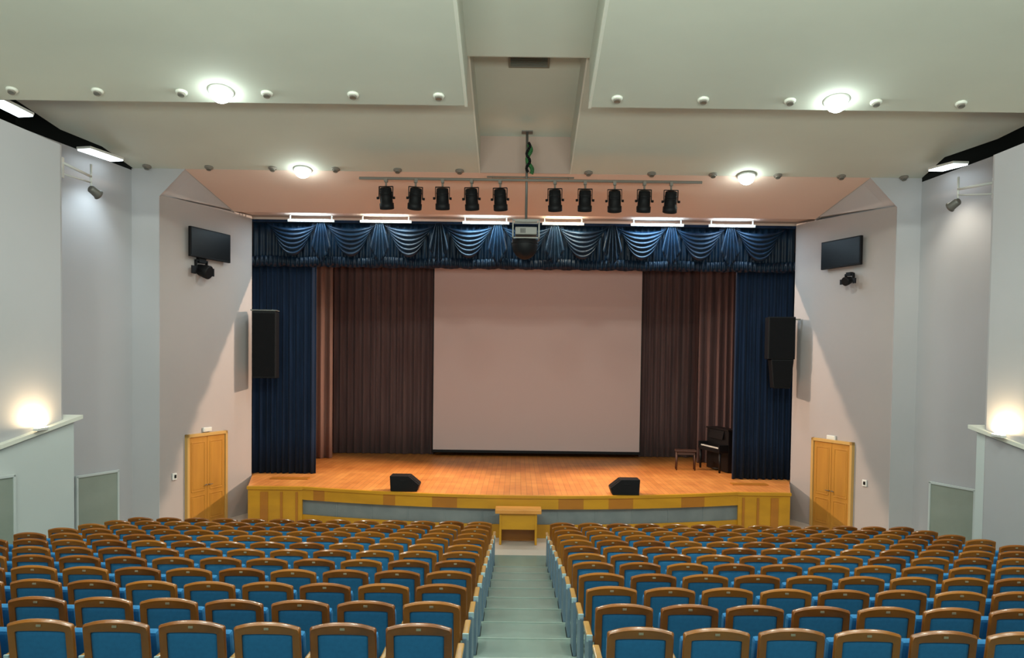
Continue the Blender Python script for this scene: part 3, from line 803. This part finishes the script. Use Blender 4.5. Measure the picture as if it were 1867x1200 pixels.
# white lamps in the black gap at the ceiling edges
def gaplamp(p0, p1, f, label, s, wc=(.75, .92, 1)):
    a = p0; c = p1
    d = (c-a); L = d.length; m = (a+c)/2
    t = thing('gap_light', label, 'lamp', m, 0, 'white lamps in the ceiling gap')
    t.rotation_euler = d.to_track_quat('X', 'Z').to_euler()
    MB().box((0, 0, .035), (L, .34, .05), .006).build('housing', M_white, t)
    MB().box((0, 0, -.005), (L*.97, .31, .03), .004).build('tube_cover', emitter('gap_glow', (.80, .95, 1), 5) if 'gap_glow' not in MATS else MATS['gap_glow'], t)
    lamp('SPOT', m+Vector((-s*.25, 0, -.25)), 130, wc, m+Vector((s*.35, -.2, -3)), spot_size=R(95), spot_blend=.9, shadow_soft_size=.15)
gaplamp(at(-8, 184, 14.9), at(48, 212, 15.6), lw1, 'white lamp in the black ceiling gap above the near left wall', -1)
gaplamp(at(152, 272, 17.3), at(214, 293, 18.3), lw2, 'white lamp in the black ceiling gap above the far left wall', -1)
gaplamp(at(1752, 299, 17.3), at(1705, 311, 18.3), rw2, 'white lamp in the black ceiling gap above the far right wall', 1, (1, .94, .78))

# white wall brackets with a small spotlight
def wbracket(a, c, label, s):
    t = thing('arm_spotlight', label, 'spotlight', a, 0, 'white bracket spotlights on the side walls')
    d = c-a
    b = MB(); b.cyl((0, 0, 0), d, .028, n=10); b.cyl((0, 0, -.22), d+Vector((0, 0, -.12)), .018, n=8); b.cyl(d+Vector((0, 0, .25)), d+Vector((0, 0, -.25)), .022, n=8)
    b.build('arm', M_white, t)
    MB().box((0, 0, -.1), (.05, .08, .4), .006).build('wall_plate', M_white, t)
    b = MB(); b.lathe(d+Vector((0, -.05, -.24)), (-s*.3, .8, -.4), [(0, .05), (.03, .08), (.2, .09), (.24, .11)], 16); b.build('lamp_head', M_steel, t)
wbracket(at(113, 296, 16.3), at(166, 322, 17.0), 'white arm with a small spotlight high on the far left wall', -1)
wbracket(at(1813, 333, 16.3), at(1747, 345, 17.0), 'white arm with a small spotlight high on the far right wall', 1)

# ------------------------------------------------------------------ lighting bar, cans, projector
DBAR = 18.3
ba = at(655, 325, DBAR); bb = at(1280, 332.5, DBAR); zbar = (ba.z+bb.z)/2
bar = thing('lighting_bar', 'long thin bar hung under the ceiling carrying ten black stage lamps', 'bar', ((ba.x+bb.x)/2, DBAR, zbar))
hl = (bb.x-ba.x)/2
MB().cyl((-hl, 0, 0), (hl, 0, 0), .032, n=12).build('tube', M_bar, bar)
b = MB()
for x in (-.85, .85): b.cyl((x, .35, .13), (x, 0, .02), .012, n=6)
b.cyl((-.98, .35, .14), (.98, .35, .14), .02, n=8); b.build('hanger', M_bar, bar)
def can():
    t = thing('stage_lamp', '', 'stage light', (0, 0, 0), 0, 'black stage lamps on the lighting bar')
    b = MB(); b.box((0, 0, -.02), (.07, .09, .09), .008); b.cyl((0, 0, -.05), (0, 0, -.15), .022, n=8); b.build('clamp', M_bar, t)
    b = MB(); b.box((0, 0, -.16), (.30, .05, .015), .003)
    for s in (-1, 1): b.box((s*.155, 0, -.29), (.014, .05, .27), .003)
    b.build('yoke', M_blackm, t)
    for s in (-1, 1): MB().cyl((s*.16, 0, -.41), (s*.205, 0, -.41), .028, n=10).build('knob', M_blackm, t)
    b = MB(); b.lathe((0, -.04, -.19), (0, .32, -1), [(0, .10), (.015, .128), (.10, .135), (.11, .142), (.13, .135), (.33, .14), (.34, .158), (.46, .158), (.47, .14)], 22); b.build('housing', M_blackm, t)
    b = MB()
    for k in range(5): b.box((0, -.10-.0, -.23-.035*k), (.20, .06, .010))
    b.build('cooling_fins', M_blackm, t)
    return t
def copy_tree(o, parent=None):
    c = o.copy(); C.objects.link(c)
    if parent is not None: c.parent = parent
    for ch in list(o.children): copy_tree(ch, c)
    return c
c0 = can()
cans = [704, 758, 807, 860, 912, 1012, 1067, 1121, 1175, 1224]
for i, px in enumerate(cans):
    o = c0 if i == 0 else copy_tree(c0)
    o.location = (X(px, 335, DBAR), DBAR, zbar-.02)
    o.rotation_euler = (random.uniform(-.06, .06), 0, (.35 if i == 1 else random.uniform(-.18, .18)))
    side = 'left' if i < 5 else 'right'
    j = ordn[i] if i < 5 else ordn[9-i]
    o['label'] = 'black can shaped stage lamp on the bar, %s from its %s end' % (j, side)

DBAR += .15
pt = at(961, 262, DBAR)
pr = thing('projector', 'grey projector in a metal frame hanging on a pole before the valance', 'projector', (pt.x, DBAR, Z(958, 437, DBAR)))
z0 = Z(958, 437, DBAR); zc = Z(958, 404, DBAR); zt_ = pt.z+.25
MB().cyl((0, 0, zc-z0), (0, 0, zt_-z0), .028, n=12).build('pole', M_steel, pr)
MB().box((0, 0, zt_-z0), (.25, .25, .02), .004).build('ceiling_plate', M_steel, pr)
b = MB(); hh = zc-z0
for x in (-.29, .29):
    for y in (-.22, .22): b.box((x, y, hh/2), (.025, .025, hh))
for z in (0.01, hh): 
    for y in (-.22, .22): b.box((0, y, z), (.60, .025, .025))
    for x in (-.29, .29): b.box((x, 0, z), (.025, .46, .025))
b.box((0, 0, hh), (.5, .08, .03)); b.build('frame', M_steel, pr)
b = MB(); b.box((0, 0, .17), (.48, .40, .17), .02); o = b.build('body', M_proj, pr)
MB().cyl((.1, .19, .17), (.1, .27, .17), .06, .065).build('lens', M_blackp, o)
b = MB()
for i in range(6): b.box((-.12+i*.02, -.203, .17), (.008, .008, .10))
b.build('vent_slits', M_blackp, o)
pts = []
g0 = at(958, 264, DBAR); g1 = at(966, 318, DBAR)
for i in range(25):
    f_ = i/24; pts.append((.05*math.sin(f_*9)+.03+f_*.05, -.05+.02*math.cos(f_*11), (g0.z+(g1.z-g0.z)*f_)-z0))
MB().tube(pts, .045, 8).build('green_cable', M_green, pr)
pts = [(.03+.04*math.sin(i*.9), -.08, (g0.z+.03+(g1.z-g0.z)*i/14)-z0) for i in range(15)]
MB().tube(pts, .03, 8).build('black_cable', M_blackp, pr)
# black dome speaker under it
t = thing('hanging_speaker', 'black rounded speaker hanging directly under the projector', 'speaker', (pt.x-.02, DBAR, z0-.003))
MB().lathe((0, 0, 0), (0, 0, -1), [(0, .26), (.03, .29), (.15, .29), (.26, .26), (.36, .19), (.42, .10), (.44, .03)], 28).build('cabinet', M_blackp, t)
MB().lathe((0, 0, -.06), (0, 0, -1), [(0, .295), (.02, .30), (.04, .295)], 28).build('rim', M_blackm, t)
MB().cyl((0, 0, -.01), (0, 0, .02), .06).build('mount', M_blackm, t)

# ------------------------------------------------------------------ theatre seats
SW = .575
def lean(z): return -(z-.40)*.14
def seat_proto():
    t = thing('theatre_seat', '', 'seat')
    # outline of the back, arched on top
    W = .253; outer = []; inner = []
    def arch(x): return .95-.044*(abs(x)/W)**2.3
    IX = .192; IZ = .858
    outer.append((-W*.98, .36)); inner.append((-IX, .43))
    outer.append((-W, .60)); inner.append((-IX, .60))
    outer.append((-W, .80)); inner.append((-IX, .79))
    N = 12; rc = .026; zc_ = arch(W-rc)-rc*.9
    for i in range(5):
        a = i/4*math.pi/2; outer.append((-W+rc*(1-math.cos(a)), zc_+rc*.9*math.sin(a))); inner.append((-IX+.010*(1-math.cos(a)), IZ-.016+.010*math.sin(a)))
    for i in range(N+1):
        x = (-(W-rc)+2*(W-rc)*(i+.5)/(N+1)); outer.append((x, arch(x))); inner.append((x*(IX-.016)/(W-rc), IZ-.004+.006*(1-(x/W)**2)))
    for i in range(4, -1, -1):
        a = i/4*math.pi/2; outer.append((W-rc*(1-math.cos(a)), zc_+rc*.9*math.sin(a))); inner.append((IX-.010*(1-math.cos(a)), IZ-.016+.010*math.sin(a)))
    outer += [(W, .80), (W, .60), (W*.98, .36)]; inner += [(IX, .79), (IX, .60), (IX, .43)]
    cz = .65
    def ins(p, d):
        x, z = p; return (x-math.copysign(min(d, abs(x)), x) if abs(x) > .2 else x, z-d if z > cz else z+d)
    y0, y1 = -.022, .022
    loops = [[(x, y0+.006, z) for x, z in inner], [(x*.985, y0, z-.004 if z > .5 else z) for x, z in [((a[0]*.15+b_[0]*.85), (a[1]*.15+b_[1]*.85)) for a, b_ in zip(inner, outer)]],
             [(x, y0, z-(.022 if z > .88 else 0)) for x, z in [ins(p, .010) for p in outer]], [(x, y0+.016, z) for x, z in outer], [(x, y1-.01, z) for x, z in outer],
             [(x, y1, z) for x, z in [ins(p, .01) for p in outer]], [(x, y1, z) for x, z in inner]]
    b = MB(); V = [[b.bm.verts.new((x, y+lean(z), z)) for x, y, z in L] for L in loops]
    n = len(outer)
    for k in range(len(V)):
        A, B = V[k], V[(k+1) % len(V)]
        for i in range(n):
            j = (i+1) % n
            f = b.bm.faces.new((A[i], A[j], B[j], B[i])); f.smooth = (k in (2, 3, 4))
    b.build('backrest_frame', M_seatwood, t)
    b = MB()
    def pf(u, v):
        x = -.197+.394*u; z = .42+(.868-.42)*v
        d = (1-(2*u-1)**6)*(1-(2*v-1)**6)
        return Vector((x, -.004-.012*d+lean(z), z))
    b.grid(pf, 12, 10, thick=(0, .018, 0)); b.build('back_panel', M_blue, t)
    b = MB()
    def cf(u, v):
        x = -.235+.47*u; z = .42+.46*v
        d = (1-(2*u-1)**4)*(1-(2*v-1)**4)
        return Vector((x, .03+.045*d+lean(z), z))
    b.grid(cf, 12, 10, thick=(0, -.012, 0)); b.build('backrest_cushion', M_blue, t)
    b = MB(); b.box((0, .17, .60), (.47, .085, .42), .03, rot=Matrix.Rotation(R(10), 3, 'X')); b.build('seat_cushion', M_blue, t)
    b = MB(); b.box((0, .222, .595), (.44, .018, .38), .006, rot=Matrix.Rotation(R(10), 3, 'X')); b.build('seat_shell', M_seatwood, t)
    MB().box((0, -.026+lean(.905), .905), (.036, .008, .018), .002).build('number_plate', M_plate, t)
    return t
def add_side(t, x, end=False):
    xo = x+math.copysign(.008, x) if end else x; wa = .056 if end else .042
    b = MB(); b.box((xo, .18, .635), (wa, .40, .036), .012); b.build('armrest', M_armwood, t)
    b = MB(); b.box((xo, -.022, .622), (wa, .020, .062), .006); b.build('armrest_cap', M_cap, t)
    if end:
        b = MB(); b.box((x, .14, .31), (.038, .40, .62), .012, top=1.0); b.build('side_panel', M_side, t)
        MB().box((x, .12, .015), (.05, .34, .03), .005).build('foot', M_blackm, t)
    else:
        b = MB(); b.box((x, .15, .32), (.03, .14, .60), .008); b.box((x, .12, .015), (.05, .30, .03), .005)
        b.box((x, .10, .55), (.028, .34, .10), .008); b.build('leg', M_blackm, t)
proto = {}
for key in ('L', 'Lend', 'R', 'Rend', 'Lout', 'Rout'):
    p_ = seat_proto(); proto[key] = p_
    if key == 'L': add_side(p_, -SW/2)
    if key == 'Lend': add_side(p_, -SW/2); add_side(p_, SW/2, True)
    if key == 'Lout': add_side(p_, -SW/2, True)
    if key == 'R': add_side(p_, SW/2)
    if key == 'Rend': add_side(p_, SW/2); add_side(p_, -SW/2, True)
    if key == 'Rout': add_side(p_, SW/2, True)
used = set()
XL0 = -.72; XR0 = .965; NC = 13
for n_ in range(1, ROWS+1):
    D = rowD(n_); z = rowZ(n_); lim = D*.655+.9
    for side in (-1, 1):
        for c in range(NC):
            x = (XL0-SW*c) if side < 0 else (XR0+SW*c)
            if abs(x) > lim: continue
            key = ('L' if side < 0 else 'R') + ('end' if c == 0 else 'out' if c == NC-1 else '')
            if key in used: o = copy_tree(proto[key])
            else: o = proto[key]; used.add(key)
            o.location = (x+random.uniform(-.002, .002), D+random.uniform(-.006, .006), z)
            o.rotation_euler = (random.uniform(-.012, .012), 0, random.uniform(-.004, .004))
            rown = ordn[n_-1]; cn = ordn[c]
            o['label'] = 'blue-backed seat %s of aisle, %s row from camera, %s seat from aisle' % ('left' if side < 0 else 'right', rown, cn)
            o['group'] = 'theatre seats %s of the centre aisle' % ('left' if side < 0 else 'right')
for k_, p_ in proto.items():
    if k_ not in used:
        for ch in list(p_.children): bpy.data.objects.remove(ch)
        bpy.data.objects.remove(p_)
